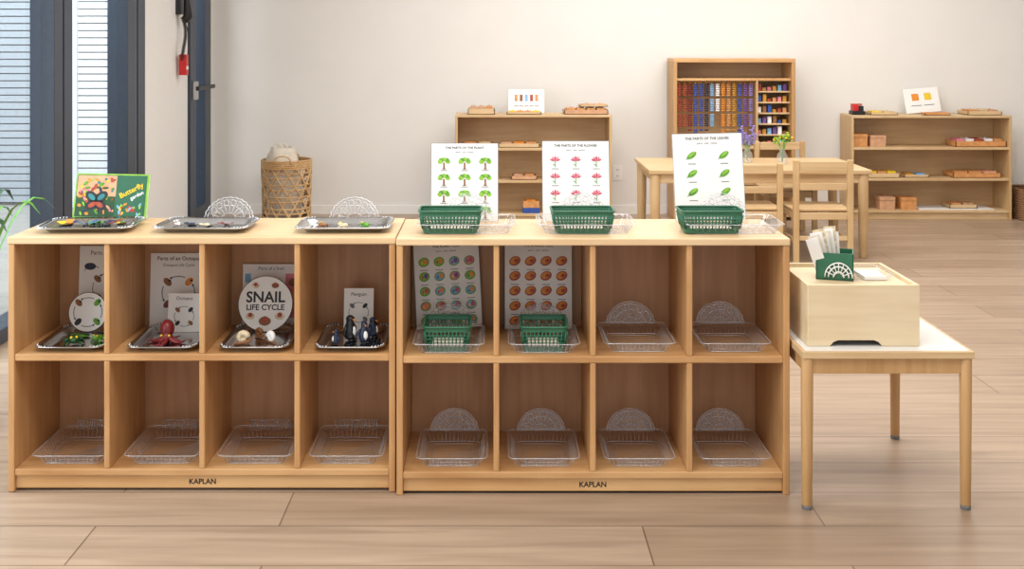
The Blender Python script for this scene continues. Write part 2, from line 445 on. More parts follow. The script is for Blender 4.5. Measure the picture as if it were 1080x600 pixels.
# ------------------------------------------------------------------ posters
def icon(b, kind, x, y, s):
    z = 0.0012
    if kind == 'tree':
        b.rect(x-s*0.07, x+s*0.07, y-s*0.45, y, z, 'trunk')
        for k in range(5):
            a = math.pi*(k/4); b.ell(x+math.cos(a)*s*0.32, y+s*0.08+math.sin(a)*s*0.2, z+0.0002*(k+1), s*0.2, s*0.17, 'green_leaf' if k % 2 else 'green_light', 12)
        b.ell(x, y-s*0.5, z+0.0001, s*0.16, s*0.05, 'trunk', 10)
    elif kind == 'flower':
        b.rect(x-s*0.03, x+s*0.03, y-s*0.5, y, z, 'green_leaf')
        for k in range(5):
            a = math.pi*(0.1+0.8*k/4); b.ell(x+math.cos(a)*s*0.24, y+s*0.02+math.sin(a)*s*0.2, z+0.0002*(k+1), s*0.2, s*0.08, 'pink' if k % 2 else 'rose', 10, rot=a)
        b.ell(x-s*0.12, y-s*0.3, z+0.0002, s*0.12, s*0.04, 'green_leaf', 8, rot=2.5)
    elif kind == 'leaf':
        b.ell(x, y, z, s*0.42, s*0.20, 'green_leaf', 16, rot=0.6)
        b.ell(x+0.06*s, y+0.09*s, z+0.0002, s*0.30, s*0.09, 'green_light', 12, rot=0.6)
        b.poly([(x-s*0.5,y-s*0.38,z+0.0003),(x-s*0.28,y-s*0.22,z+0.0003),(x-s*0.32,y-s*0.16,z+0.0003)], 'green_dark')
    elif kind == 'cell':
        b.ell(x, y, z, s*0.42, s*0.36, 'green_leaf', 14, rot=0.3)
        b.ell(x, y, z+0.0002, s*0.34, s*0.28, random.choice(['light_blue','pink','green_light']), 14, rot=0.3)
        b.ell(x+s*0.12, y+s*0.05, z+0.0004, s*0.16, s*0.2, random.choice(['rose','purple','orange']), 12)
        b.ell(x-s*0.14, y-s*0.06, z+0.0006, s*0.09, s*0.12, random.choice(['yellow','teal','rose']), 10)
    elif kind == 'bean':
        b.ell(x, y, z, s*0.44, s*0.34, 'brick_red', 14, rot=0.4)
        b.ell(x-s*0.03, y+s*0.02, z+0.0002, s*0.34, s*0.24, 'orange', 14, rot=0.4)
        b.ell(x+s*0.1, y+s*0.02, z+0.0004, s*0.17, s*0.14, 'brick_red', 10, rot=0.4)
    b.rect(x-s*0.3, x+s*0.3, y-s*0.66, y-s*0.61, z, 'grey_line')
def poster(name, M, w, h, kind, cols, rows, title, s, ground, stand=True):
    b = MB(); b.M = M
    b.box(-w/2, w/2, 0, h, -0.003, 0.0, 'white_paper')
    for (x0, x1, y0, y1) in ((-w/2,w/2,h-0.0014,h),(-w/2,-w/2+0.0014,0,h),(w/2-0.0014,w/2,0,h)): b.rect(x0,x1,y0,y1,0.0004,'grey_line')
    b.text(title, h*0.042, 0, h*0.925, 0.0008, 'ink', bold=0.0002)
    b.text('parts - and - names', h*0.03, 0, h*0.875, 0.0008, 'ink')
    ch = h*0.84/rows; cw = w*0.92/cols
    for r in range(rows):
        for c in range(cols):
            icon(b, kind, -w*0.46+cw*(c+0.5), h*0.84-ch*(r+0.45), s)
    if stand:
        b.box(-w*0.3, w*0.3, h*0.02, h*0.35, -0.012, -0.003, 'clear_rib')
    return b.done(name, ground=ground)
poster('tree_parts_poster', board(-0.098, YR+0.335, TOP, 0.16), 0.232, 0.266, 'tree', 3, 4, 'THE PARTS OF THE PLANT', 0.042, TOP)
poster('flower_parts_poster', board(0.285, YR+0.335, TOP, 0.16), 0.232, 0.274, 'flower', 3, 4, 'THE PARTS OF THE FLOWER', 0.042, TOP)
poster('leaf_parts_poster', board(0.745, YR+0.335, TOP, 0.16, 0.02), 0.242, 0.298, 'leaf', 2, 4, 'THE PARTS OF THE LEAVES', 0.046, TOP)
poster('plant_cell_poster', board(-0.148, YR+0.325, MID, 0.08, 0.05), 0.226, 0.295, 'cell', 4, 5, 'THE PLANT CELL', 0.044, MID, False)
poster('animal_cell_poster', board(0.155, YR+0.328, MID, 0.08, 0.0), 0.232, 0.30, 'bean', 4, 5, 'THE ANIMAL CELL', 0.046, MID, False)

def lifecycle(b, cx, cy, r, cols):
    for k in range(4):
        a = math.pi/2*k+0.8; x = cx+r*0.62*math.cos(a); y = cy+r*0.62*math.sin(a)
        b.ell(x, y, 0.0012, r*0.2, r*0.13, cols[k % len(cols)], 12, rot=a)
        b.ell(x+r*0.08, y+r*0.05, 0.0014, r*0.06, r*0.05, 'ink', 8)
        for q in range(5):   # curved arrow
            a2 = a+0.45+0.17*q; b.ell(cx+r*0.66*math.cos(a2), cy+r*0.66*math.sin(a2), 0.0012, r*0.07, r*0.018, 'ink', 8, rot=a2+math.pi/2)
        a2 = a+1.2; p = Vector((cx+r*0.66*math.cos(a2), cy+r*0.66*math.sin(a2), 0.0013)); t = Vector((-math.sin(a2), math.cos(a2), 0))*r*0.1; nn = Vector((math.cos(a2), math.sin(a2),0))*r*0.06
        b.poly([p+t, p-nn, p+nn], 'ink')
def disc(b, R, th, edge):
    n = 48
    b.poly([(R*math.cos(2*math.pi*i/n), R+R*math.sin(2*math.pi*i/n), 0.0) for i in range(n)], 'white_plastic')
    b.poly([(R*math.cos(-2*math.pi*i/n), R+R*math.sin(-2*math.pi*i/n), -th) for i in range(n)], 'white_plastic')
    b.tube([(R*math.cos(2*math.pi*i/n), R+R*math.sin(2*math.pi*i/n), -th/2) for i in range(n)], edge, 'ink', 6, closed=True)
TF = MID+0.0018
b = MB(); b.M = board(-1.335, YL+0.345, MID, 0.08)
b.box(-0.098, 0.098, 0, 0.275, -0.003, 0, 'white_paper')
b.text('Parts of a Frog', 0.02, 0.0, 0.245, 0.001, 'ink')
b.ell(-0.06, 0.205, 0.0012, 0.02, 0.012, 'navy'); b.tube([(-0.08,0.19,0.001),(-0.06,0.215,0.001),(-0.03,0.2,0.001)],0.0012,'navy',4)
lifecycle(b, 0.0, 0.13, 0.075, ['green_leaf','trunk','trunk'])
b.done('frog_parts_card', ground=MID)
b = MB(); b.M = board(-1.372, YL+0.262, TF, 0.16); disc(b, 0.064, 0.004, 0.0020)
lifecycle(b, 0, 0.064, 0.072, ['green_leaf','trunk','ink']); b.done('frog_life_cycle_disc', ground=TF)
b = MB(); b.M = board(-1.088, YL+0.345, MID, 0.08)
b.box(-0.098, 0.098, 0, 0.25, -0.003, 0, 'white_paper')
b.text('Parts of an Octopus', 0.0185, 0.0, 0.226, 0.001, 'ink', bold=0.0002)
b.text('Octopus Life Cycle', 0.014, 0.0, 0.205, 0.001, 'ink'); lifecycle(b, 0, 0.115, 0.085, ['orange','trunk','maroon'])
b.done('octopus_parts_card', ground=MID)
b = MB(); b.M = board(-1.045, YL+0.262, TF, 0.12)
b.box(-0.055, 0.055, 0, 0.128, -0.003, 0, 'white_paper')
b.text('Octopus', 0.016, 0, 0.107, 0.001, 'ink'); lifecycle(b, 0, 0.052, 0.05, ['ink','trunk'])
b.done('octopus_small_card', ground=TF)
b = MB(); b.M = board(-0.768, YL+0.345, MID, 0.08)
b.box(-0.098, 0.10, 0, 0.212, -0.003, 0, 'white_paper')
b.rect(0.05, 0.095, 0.03, 0.18, 0.0008, 'pink'); b.ell(0.07, 0.1, 0.0011, 0.02, 0.02, 'peach'); b.ell(0.075, 0.15, 0.0011, 0.014, 0.014, 'trunk')
b.rect(-0.09, -0.07, 0.15, 0.18, 0.0008, 'light_blue'); b.text('Parts of a Snail', 0.015, 0.0, 0.193, 0.001, 'ink')
b.done('snail_parts_card', ground=MID)
b = MB(); b.M = board(-0.772, YL+0.262, TF, 0.18); R = 0.091; disc(b, R, 0.005, 0.002)
b.text('SNAIL', 0.050, 0, R+0.006, 0.001, 'ink', bold=0.0012)
b.text('LIFE CYCLE', 0.026, 0, R-0.020, 0.001, 'ink', bold=0.0006)
for (x, y, r, m) in ((-0.05,0.05,0.011,'shell'),(0.0,0.034,0.015,'trunk'),(0.05,0.05,0.012,'shell'),(0.032,0.152,0.009,'trunk'),(-0.035,0.152,0.009,'shell')):
    b.ell(x, y, 0.0012, r*1.4, r, m, 12); b.ell(x, y+r*0.4, 0.0014, r*0.7, r*0.7, 'brick_red', 12)
b.done('snail_life_cycle_disc', ground=TF)
b = MB(); b.M = board(-0.455, YL+0.262, TF, 0.14)
b.box(-0.05, 0.05, 0, 0.145, -0.003, 0, 'white_paper')
b.text('Penguin', 0.017, 0, 0.12, 0.001, 'ink'); lifecycle(b, 0, 0.065, 0.05, ['ink','grey_line'])
b.done('penguin_parts_card', ground=TF)

# toys in trays
FZ = TF
def octopus(x, y, z, s=1.0, mat='maroon', name='toy_octopus'):
    b = MB(); b.M = Matrix.Translation((x,y,z)) @ Matrix.Scale(s,4)
    b.sph((0,0.01,0.052), (0.022,0.026,0.028), mat); b.sph((0,-0.004,0.03), (0.016,0.016,0.016), mat)
    for e in (-1,1): b.sph((e*0.012,-0.015,0.036), 0.004, 'yellow', 8, 6)
    for k in range(8):
        a = 2*math.pi*k/8+0.2
        pts = []; rr = []
        for i in range(9):
            t = i/8; r = 0.008+0.052*t; aa = a+0.7*t*t*(1 if k % 2 else -1)
            pts.append((r*math.cos(aa), r*math.sin(aa), 0.024*(1-t)**1.5+0.006+0.012*t*t*t)); rr.append(0.008*(1-0.8*t))
        b.tube(pts, rr, mat, 7)
    b.done(name, ground=z)
octopus(-1.065, YL+0.13, FZ, 1.05)
def snail(x, y, z, s, yaw=0, mat='shell'):
    b = MB(); b.M = Matrix.Translation((x,y,z)) @ Matrix.Rotation(yaw,4,'Z') @ Matrix.Scale(s,4)
    b.tube([(-0.035,0,0.004),(-0.01,0,0.008),(0.02,0,0.009),(0.034,0,0.018)], [0.003,0.009,0.009,0.007], 'trunk', 8)
    for e in (-1,1): b.tube([(0.034,e*0.003,0.02),(0.042,e*0.006,0.032)], [0.002,0.0015], 'trunk', 5)
    pts = []; rr = []
    for i in range(30):
        t = i/29; a = t*4.5*math.pi; r = 0.02*(1-t)+0.001
        pts.append((-0.003+r*math.cos(a)*0.9, 0.006*t, 0.028+r*math.sin(a)*0.9)); rr.append(0.011*(1-t)+0.0025)
    b.tube(pts, rr, mat, 8); b.done('toy_snail', ground=z)
snail(-0.81, YL+0.11, FZ, 0.8, 0.4); snail(-0.725, YL+0.13, FZ, 0.7, 2.5, 'white_plastic'); snail(-0.775, YL+0.19, FZ, 0.6, -0.6, 'trunk')
def frog(x, y, z, s, mat, yaw=0, name='toy_frog'):
    b = MB(); b.M = Matrix.Translation((x,y,z)) @ Matrix.Rotation(yaw,4,'Z') @ Matrix.Scale(s,4)
    b.sph((0,0,0.016), (0.026,0.018,0.013), mat); b.sph((0.024,0,0.022), (0.015,0.014,0.010), mat)
    for e in (-1,1):
        b.sph((0.026,e*0.009,0.031), 0.005, 'yellow', 8, 6)
        b.tube([(-0.012,e*0.012,0.016),(0.006,e*0.03,0.018),(-0.016,e*0.03,0.006),(0.008,e*0.036,0.003)], [0.009,0.007,0.004,0.003], mat, 7)
        b.tube([(0.014,e*0.012,0.014),(0.02,e*0.024,0.009),(0.03,e*0.026,0.002)], [0.005,0.004,0.003], mat, 7)
    b.done(name, ground=z)
frog(-1.36, YL+0.11, FZ, 0.9, 'green_dark', -1.2); frog(-1.29, YL+0.15, FZ, 0.7, 'green_leaf', -2.0)
b = MB(); b.M = Matrix.Translation((-1.375, YL+0.2, FZ))
for k in range(5):
    a = k*1.3; b.ell(0.02*math.cos(a), 0.02*math.sin(a), 0.004+0.0012*k, 0.018, 0.013, 'green_dark' if k % 2 else 'green_leaf', 12)
b.tube([(-0.03,0.0,0.004),(0.03,0.01,0.006)], 0.004, 'green_dark', 6); b.done('toy_lily_pads')
def penguin(x, y, z, s, mat='black', yaw=0):
    b = MB(); b.M = Matrix.Translation((x,y,z)) @ Matrix.Rotation(yaw,4,'Z') @ Matrix.Scale(s,4)
    b.lathe([(0.001,0.004),(0.016,0.006),(0.022,0.02),(0.021,0.038),(0.013,0.058),(0.012,0.064)], (0,0,0), mat, 14)
    b.sph((0,0,0.07), (0.013,0.014,0.013), mat); b.sph((0,-0.010,0.03), (0.012,0.014,0.021), 'white_plastic')
    b.tube([(0,-0.011,0.07),(0,-0.024,0.067)], [0.004,0.001], 'orange', 6)
    for e in (-1,1):
        b.tube([(e*0.015,0,0.052),(e*0.027,0,0.036),(e*0.031,0,0.02)], [0.005,0.005,0.002], mat, 6)
        b.sph((e*0.009,-0.01,0.004), (0.008,0.013,0.004), 'black', 8, 5)
    b.done('toy_penguin', ground=z)
penguin(-0.47, YL+0.16, FZ, 1.0, 'black', 1.0); penguin(-0.42, YL+0.13, FZ, 0.85, 'navy', 0.4); penguin(-0.51, YL+0.11, FZ, 0.6, 'navy', -0.9); penguin(-0.40, YL+0.20, FZ, 0.8, 'navy', 1.3)
TZ = TOP+0.0018
def bug(x, y, z, s, m1, m2, yaw, name):
    b = MB(); b.M = Matrix.Translation((x,y,z)) @ Matrix.Rotation(yaw,4,'Z') @ Matrix.Scale(s,4)
    b.tube([(-0.02,0,0.008),(0,0,0.01),(0.018,0,0.009)], [0.003,0.0055,0.004], 'black', 8)
    for e in (-1,1):
        b.add([(0.012,e*0.003,0.011),(0.03,e*0.035,0.02),(0.008,e*0.042,0.021),(0.0,e*0.004,0.012)], [(0,1,2,3)], m1)
        b.add([(0.0,e*0.003,0.011),(0.004,e*0.032,0.018),(-0.024,e*0.028,0.018),(-0.01,e*0.003,0.011)], [(0,1,2,3)], m2)
        b.tube([(0.018,e*0.002,0.011),(0.033,e*0.01,0.022)], 0.0009, 'black', 4)
        for k in range(3): b.tube([(-0.01+0.01*k,e*0.003,0.008),(-0.012+0.012*k,e*0.012,0.0)], 0.001, 'black', 4)
    b.done(name, ground=z)
bug(-1.40, YL+0.15, TZ, 1.1, 'orange', 'yellow', 0.5, 'toy_butterfly'); bug(-1.34, YL+0.17, TZ, 1.0, 'blue', 'teal', 2.0, 'toy_butterfly')
bug(-1.27, YL+0.15, TZ, 1.2, 'maroon', 'navy', -0.6, 'toy_butterfly'); bug(-1.23, YL+0.19, TZ, 0.9, 'green_leaf', 'yellow', 1.0, 'toy_butterfly')
b = MB(); b.M = Matrix.Translation((-1.31, YL+0.21, TZ))
for k in range(7): b.sph((-0.03+0.01*k, 0.004*math.sin(k), 0.009), 0.008, ('green_leaf','navy')[k % 2], 8, 6)
b.done('toy_caterpillar', ground=TZ)
for (x, y, m) in ((-0.99,0.16,'navy'),(-0.93,0.15,'shell'),(-0.88,0.18,'maroon')): bug(x, YL+y, TZ, 0.75, m, m, x*9, 'toy_butterfly')
for (x, y, s, m) in ((-0.56,0.17,0.5,'trunk'),(-0.49,0.16,0.55,'shell'),(-0.42,0.18,0.5,'green_leaf')): frog(x, YL+y, TZ, s, m, x*7, 'toy_turtle')
# picture book on stand
b = MB(); b.M = board(-1.315, YL+0.315, TOP, 0.25, -0.02)
w = 0.25; h = 0.152
b.box(-w/2, w/2, 0.001, h, -0.012, -0.002, 'white_paper'); b.box(-w/2-0.001, w/2+0.001, 0, h+0.001, -0.002, 0.0, 'green_light'); b.box(-w/2-0.001, w/2+0.001, 0.0, h+0.001, -0.014, -0.012, 'green_light')
b.rect(-w/2+0.004, w/2-0.006, 0.004, h-0.004, 0.0006, 'green_basket')
b.rect(-w/2+0.006, 0.015, 0.075, h-0.006, 0.0009, 'peach')
b.rect(0.015, w/2-0.010, 0.008, h-0.006, 0.0009, 'green_basket'); b.rect(-w/2+0.006, 0.015, 0.006, 0.075, 0.0010, 'green_dark')
random.seed(21)
for k in range(80):
    x = random.uniform(-w/2+0.014, 0.01); y = random.uniform(0.012, h-0.015)
    b.ell(x, y, 0.0012+0.00001*k, random.uniform(0.004,0.012), random.uniform(0.003,0.006), random.choice(['green_leaf','green_light','orange','brick_red','yellow','navy','green_dark','peach','teal','pink']), 8, rot=random.uniform(0,3))
for k in range(20):
    b.ell(random.uniform(0.025,0.11), random.uniform(0.012,0.05), 0.0012+0.00001*k, 0.008, 0.004, random.choice(['yellow','red','green_light','orange','light_blue']), 8, rot=random.uniform(0,3))
for (dx, dy, m, r) in ((-0.016,0.012,'teal',0.7),(0.016,0.012,'teal',-0.7),(-0.012,-0.014,'brick_red',-0.5),(0.012,-0.014,'brick_red',0.5)):
    b.ell(-0.05+dx, 0.06+dy, 0.0022, 0.026, 0.017, 'ink', 14, rot=-r); b.ell(-0.05+dx, 0.06+dy, 0.0024, 0.015, 0.008, m, 14, rot=-r)
b.M = b.M @ Matrix.Translation((0.066,0.1,0)) @ Matrix.Rotation(0.5,4,'Z')
b.text('Butterfly', 0.025, 0, -0.012, 0.0020, 'yellow', bold=0.0006); b.text('garden', 0.018, 0.01, -0.034, 0.0020, 'white_paper', bold=0.0003)
b.M = board(-1.315, YL+0.315, TOP, 0.25, -0.02)
b.box(-0.06, 0.06, 0.0, 0.1, -0.03, -0.014, 'clear_rib'); b.done('butterfly_picture_book', ground=TOP)

# ------------------------------------------------------------------ low table with wooden box (right)
TX0, TX1, TY0, TY1, TH = 0.936, 1.456, 3.455, 4.105, 0.482
b = MB()
b.box(TX0, TX1, TY0, TY1, TH-0.022, TH-0.001, 'birch'); b.box(TX0+0.012, TX1-0.012, TY0+0.012, TY1-0.012, TH-0.002, TH+0.001, 'laminate_white')
b.box(TX0+0.01, TX1-0.01, TY0+0.012, TY0+0.03, TH-0.07, TH-0.022, 'beech_leg'); b.box(TX0+0.01, TX1-0.01, TY1-0.03, TY1-0.012, TH-0.07, TH-0.022, 'beech_leg')
b.box(TX0+0.012, TX0+0.03, TY0+0.02, TY1-0.02, TH-0.07, TH-0.022, 'beech_leg'); b.box(TX1-0.03, TX1-0.012, TY0+0.02, TY1-0.02, TH-0.07, TH-0.022, 'beech_leg')
for x in (TX0+0.018, TX1-0.02):
    for y in (TY0+0.02, TY1-0.02):
        b.tube([(x,y,TH-0.022),(x,y,TH-0.2),(x,y,0.012)], [0.0185,0.018,0.0155], 'beech_leg', 14)
        b.tube([(x,y,0.012),(x,y,0.0)], [0.016,0.015], 'grey_line', 14)
b.done('small_school_table', 0.003)
BX0, BX1, BY0, BY1, BZ, BT = 0.966, 1.31, 3.51, 3.86, TH+0.0015, 0.672
b = MB()
pts = [(BX0,BZ),(1.035,BZ),(1.045,BZ+0.012),(1.06,BZ+0.018),(1.17,BZ+0.018),(1.185,BZ+0.012),(1.195,BZ),(BX1,BZ),(BX1,BT),(BX0,BT)]
n = len(pts); vs = [(p[0],BY0,p[1]) for p in pts]+[(p[0],BY0+0.012,p[1]) for p in pts]
b.add(vs, [tuple(range(n)), tuple(range(2*n-1,n-1,-1))]+[(i,n+i,n+(i+1) % n,(i+1) % n) for i in range(n)], 'plywood_pale')
b.box(BX0, BX0+0.012, BY0+0.012, BY1, BZ, BT, 'plywood_pale'); b.box(BX1-0.012, BX1, BY0+0.012, BY1, BZ, BT, 'plywood_pale')
b.box(BX0+0.012, BX1-0.012, BY1-0.012, BY1, BZ, BT, 'plywood_pale'); b.box(BX0+0.012, BX1-0.012, BY0+0.012, BY1-0.012, BT-0.022, BT-0.012, 'plywood_pale')
b.done('wooden_material_box', 0.002)
b = MB(); z0 = BT-0.0115; b.M = Matrix.Translation((1.10, 3.68, z0)) @ Matrix.Rotation(-0.3,4,'Z')
w, d, h = 0.115, 0.10, 0.085
for (x0,x1,y0,y1) in ((-w/2,w/2,-d/2,-d/2+0.004),(-w/2,w/2,d/2-0.004,d/2),(-w/2,-w/2+0.004,-d/2,d/2),(w/2-0.004,w/2,-d/2,d/2)): b.box(x0,x1,y0,y1,0.0,h,'green_basket')
b.box(-w/2,w/2,-d/2,d/2,0,0.004,'green_basket')
for k in range(9):
    M0 = b.M.copy(); b.M = M0 @ Matrix.Translation((-0.035+0.004*k, -0.034+0.008*k, 0.005)) @ Matrix.Rotation(-0.30+0.03*k,4,'Y') @ Matrix.Rotation(0.25-0.05*k,4,'X')
    b.box(-0.016, 0.022, -0.0007, 0.0007, 0.0, 0.135+0.006*(k % 4), ('white_paper','cloth','white_paper','shell')[k % 4]); b.M = M0
M0 = b.M.copy(); b.M = M0 @ Matrix.Translation((0.012,-d/2-0.005,0.01))
for r in (0.042,0.031,0.016): b.tube([(r*math.cos(math.pi*i/14),0,r*math.sin(math.pi*i/14)*1.1) for i in range(15)], 0.0022, 'white_plastic', 5)
for i in range(1,8):
    a = math.pi*i/8; b.tube([(0.012*math.cos(a),0,0.012*math.sin(a)),(0.042*math.cos(a),0,0.046*math.sin(a))], 0.0016, 'white_plastic', 4)
b.M = M0
b.done('green_card_holder', ground=z0)
b = MB(); b.M = Matrix.Translation((1.215, 3.69, z0)) 
R_ = lambda k, r: frame_ring(0.11-k, 0.17-k, r, 5)
loft(b, [(R_(0.03,0.012),0.001),(R_(0.004,0.018),0.018),(R_(0,0.02),0.02)], 'clear_plastic')
b.tube([(q[0],q[1],0.02) for q in R_(0,0.02)], 0.0016, 'clear_rib', 5, closed=True)
b.box(-0.035,0.035,-0.06,0.06,0.002,0.012,'white_paper'); b.done('clear_card_tray', ground=z0)

# ------------------------------------------------------------------ background furniture
def low_shelf(x0, x1, y0, d, h, name='low_display_shelf'):
    b = MB(); t = 0.02; y1 = y0+d
    b.box(x0,x0+t,y0,y1,0,h-t,'birch_v'); b.box(x1-t,x1,y0,y1,0,h-t,'birch_v')
    b.box(x0,x1,y0,y1,h-t,h,'birch'); b.box(x0+t,x1-t,y1-0.01,y1-0.002,0.05,h-t,'shelf_back_wood')
    zs = [0.055, 0.055+(h-0.07)*0.335, 0.055+(h-0.07)*0.66]
    for z in zs: b.box(x0+t,x1-t,y0+0.003,y1-0.01,z,z+t,'birch')
    b.box(x0+t,x1-t,y0+0.02,y0+0.035,0,0.055,'birch'); b.done(name, 0.003)
    return [z+t for z in zs]+[h]
SY = 8.98
zsR = low_shelf(2.815, 4.075, SY, 0.30, 0.82)
MY = 8.80
zsM = low_shelf(-0.292, 0.915, MY, 0.30, 0.838)
def wtray(x, y, z, w, d, h, name, stuff=None, mat='birch'):
    b = MB(); z += 0.0005
    b.box(x-w/2,x+w/2,y-d/2,y+d/2,z,z+0.006,mat)
    for (a,c,e,f) in ((x-w/2,x+w/2,y-d/2,y-d/2+0.008),(x-w/2,x+w/2,y+d/2-0.008,y+d/2),(x-w/2,x-w/2+0.008,y-d/2,y+d/2),(x+w/2-0.008,x+w/2,y-d/2,y+d/2)): b.box(a,c,e,f,z,z+h,mat)
    if stuff:
        n = len(stuff); cw = (w-0.03)/n
        for i, m in enumerate(stuff):
            xx = x-w/2+0.015+cw*(i+0.5); b.box(xx-cw*0.42,xx+cw*0.42,y-d*0.35,y+d*0.35,z+0.006,z+h*1.35,m)
            b.tube([(xx,y,z+h*1.35),(xx,y,z+h*1.35+0.008)], 0.005, m, 6)
    b.done(name, 0.0015)
plain('wood_orange', 'cf9258', 0.5, var=0.15)
plain('wood_pinkish', 'c99a76', 0.5, var=0.12)
def wbox(x, y, z, w, d, h, name, mat='wood_orange'):
    b = MB(); z += 0.0005
    b.box(x-w/2,x+w/2,y-d/2,y+d/2,z,z+h*0.72,mat); b.box(x-w/2-0.003,x+w/2+0.003,y-d/2-0.003,y+d/2+0.003,z+h*0.74,z+h,mat)
    b.box(x-w/2+0.004,x+w/2-0.004,y-d/2+0.004,y+d/2-0.004,z+h*0.72,z+h*0.74,'trunk'); b.tube([(x,y,z+h),(x,y,z+h+0.008)],0.007,mat,8); b.done(name, 0.001)
def cardstand(x, y, z, w, h, cols, roll=0, name='framed_picture_card'):
    b = MB(); b.M = board(x,y,z,0.28,roll)
    b.box(-w/2,w/2,0,h,-0.01,0,'white_plastic')
    b.rect(-w/2+0.012,w/2-0.012,0.012,h-0.012,0.0008,'white_paper')
    for i, m in enumerate(cols):
        xx = -w*0.36+w*0.72*(i+0.5)/len(cols); b.rect(xx-w*0.2/len(cols),xx+w*0.2/len(cols),h*0.5,h*0.78,0.0016,m); b.rect(xx-w*0.3/len(cols),xx+w*0.3/len(cols),h*0.28,h*0.31,0.0016,'grey_line')
    b.box(-w*0.1,w*0.1,h*0.1,h*0.5,-0.03,-0.01,'white_plastic'); b.done(name, ground=z)
T = 0.8385
wtray(-0.09, MY+0.12, T, 0.21, 0.18, 0.045, 'wooden_tray', ['wood_pinkish','wood_pinkish','wood_orange'])
cardstand(0.262, MY+0.16, T, 0.28, 0.19, ['wood_orange','trunk','light_blue','brick_red','wood_orange'])
wtray(0.24, MY+0.07, T, 0.27, 0.09, 0.02, 'wooden_tray', ['yellow','orange','wood_orange','yellow'])
wtray(0.72, MY+0.13, T, 0.34, 0.2, 0.035, 'wooden_tray', ['wood_orange']*4, 'wood_pinkish')
wtray(0.78, MY+0.13, T+0.056, 0.22, 0.14, 0.016, 'wooden_tray', ['wood_pinkish','peach'])
for k, (x, w, z, st) in enumerate(((-0.12,0.25,2,['wood_orange','birch']),(0.2,0.32,2,['wood_pinkish','orange','wood_orange']),(0.66,0.3,2,['birch','wood_pinkish']),(-0.1,0.25,1,['wood_orange']),(0.24,0.2,1,['wood_pinkish','wood_orange']),(0.68,0.3,1,['birch','peach']),(-0.1,0.2,0,['yellow']),(0.7,0.25,0,['wood_orange']))):
    wtray(x, MY+0.13, zsM[z], w, 0.18, 0.03, 'wooden_tray', st, 'birch' if k % 2 else 'wood_pinkish')
b = MB(); z = zsM[0]+0.0005; b.box(0.23,0.36,MY+0.04,MY+0.16,z,z+0.04,'blue'); b.box(0.232,0.358,MY+0.045,MY+0.155,z+0.04,z+0.09,'wood_orange'); b.box(0.26,0.33,MY+0.06,MY+0.14,z+0.09,z+0.1,'orange'); b.done('blue_material_box', 0.002)
T = 0.8205
b = MB(); b.box(2.85,2.95,SY+0.08,SY+0.18,T,T+0.03,'black'); b.box(2.86,2.90,SY+0.09,SY+0.17,T+0.03,T+0.075,'red'); b.box(2.903,2.94,SY+0.09,SY+0.17,T+0.03,T+0.07,'black'); b.box(2.86,2.94,SY+0.12,SY+0.17,T+0.075,T+0.085,'red'); b.done('binomial_cube', 0.002)
wtray(3.09, SY+0.14, T, 0.22, 0.18, 0.02, 'wooden_tray', ['yellow','birch'])
cardstand(3.45, SY+0.17, T, 0.28, 0.2, ['orange','yellow'], 0.08)
wtray(3.50, SY+0.06, T, 0.2, 0.08, 0.02, 'wooden_tray', None, 'wood_orange')
wtray(3.88, SY+0.14, T, 0.27, 0.2, 0.03, 'wooden_tray', ['wood_orange','birch','wood_pinkish'])
wbox(2.905, SY+0.12, zsR[2], 0.11, 0.12, 0.10, 'wooden_box'); wbox(3.045, SY+0.12, zsR[2], 0.12, 0.12, 0.09, 'wooden_box', 'wood_pinkish')
wtray(3.85, SY+0.14, zsR[2], 0.40, 0.2, 0.045, 'wooden_tray', ['pink','white_paper','brick_red','white_paper','wood_orange'], 'wood_orange')
wtray(3.08, SY+0.14, zsR[1], 0.26, 0.2, 0.035, 'wooden_tray', ['yellow','wood_orange','yellow'])
wtray(3.35, SY+0.14, zsR[1], 0.2, 0.16, 0.02, 'wooden_tray', ['gold','light_blue'])
wtray(3.82, SY+0.14, zsR[1], 0.38, 0.2, 0.035, 'wooden_tray', ['wood_orange','wood_orange','peach'], 'wood_orange')
wbox(3.11, SY+0.1, zsR[0], 0.12, 0.12, 0.10, 'wooden_box', 'wood_pinkish'); wbox(3.28, SY+0.1, zsR[0], 0.12, 0.12, 0.095, 'wooden_box', 'wood_orange')
b = MB(); b.box(3.36,3.95,SY+0.03,SY+0.25,zsR[0]+0.0005,zsR[0]+0.006,'white_paper'); b.done('white_felt_mat')
wtray(3.72, SY+0.14, zsR[0]+0.006, 0.22, 0.16, 0.03, 'wooden_tray', ['wood_orange','wood_pinkish'])

# bead cabinet
X0, X1, Y0, Y1, H = 1.41, 2.365, 8.94, 9.27, 1.268
b = MB(); t = 0.03
b.box(X0,X0+t,Y0,Y1,0,H-t,'beech_leg'); b.box(X1-t,X1,Y0,Y1,0,H-t,'beech_leg'); b.box(X0,X1,Y0,Y1,H-t,H,'maple_edge')
b.box(X0+t,X1-t,Y1-0.012,Y1-0.002,0,H-t,'shelf_back_wood')
b.box(X0+t,X1-t,Y0+0.02,Y1-0.012,H-0.175,H-0.155,'maple_edge')
for z in (0.56,0.28,0.03): b.box(X0+t,X1-t,Y0+0.004,Y1-0.012,z,z+0.02,'birch')
xd = X0+0.66
b.box(xd-0.008,xd+0.008,Y0+0.02,Y1-0.012,0.58,H-0.175,'birch_v')
for k in range(5): b.box(xd+0.008,X1-t,Y0+0.05,Y1-0.012,0.66+0.085*k,0.672+0.085*k,'birch')
b.done('bead_material_cabinet', 0.003)
b = MB()
cols = ['brick_red','brick_red','maroon','blue','blue','navy','light_blue','white_paper','orange','wood_orange','gold','blue','purple','lavender']
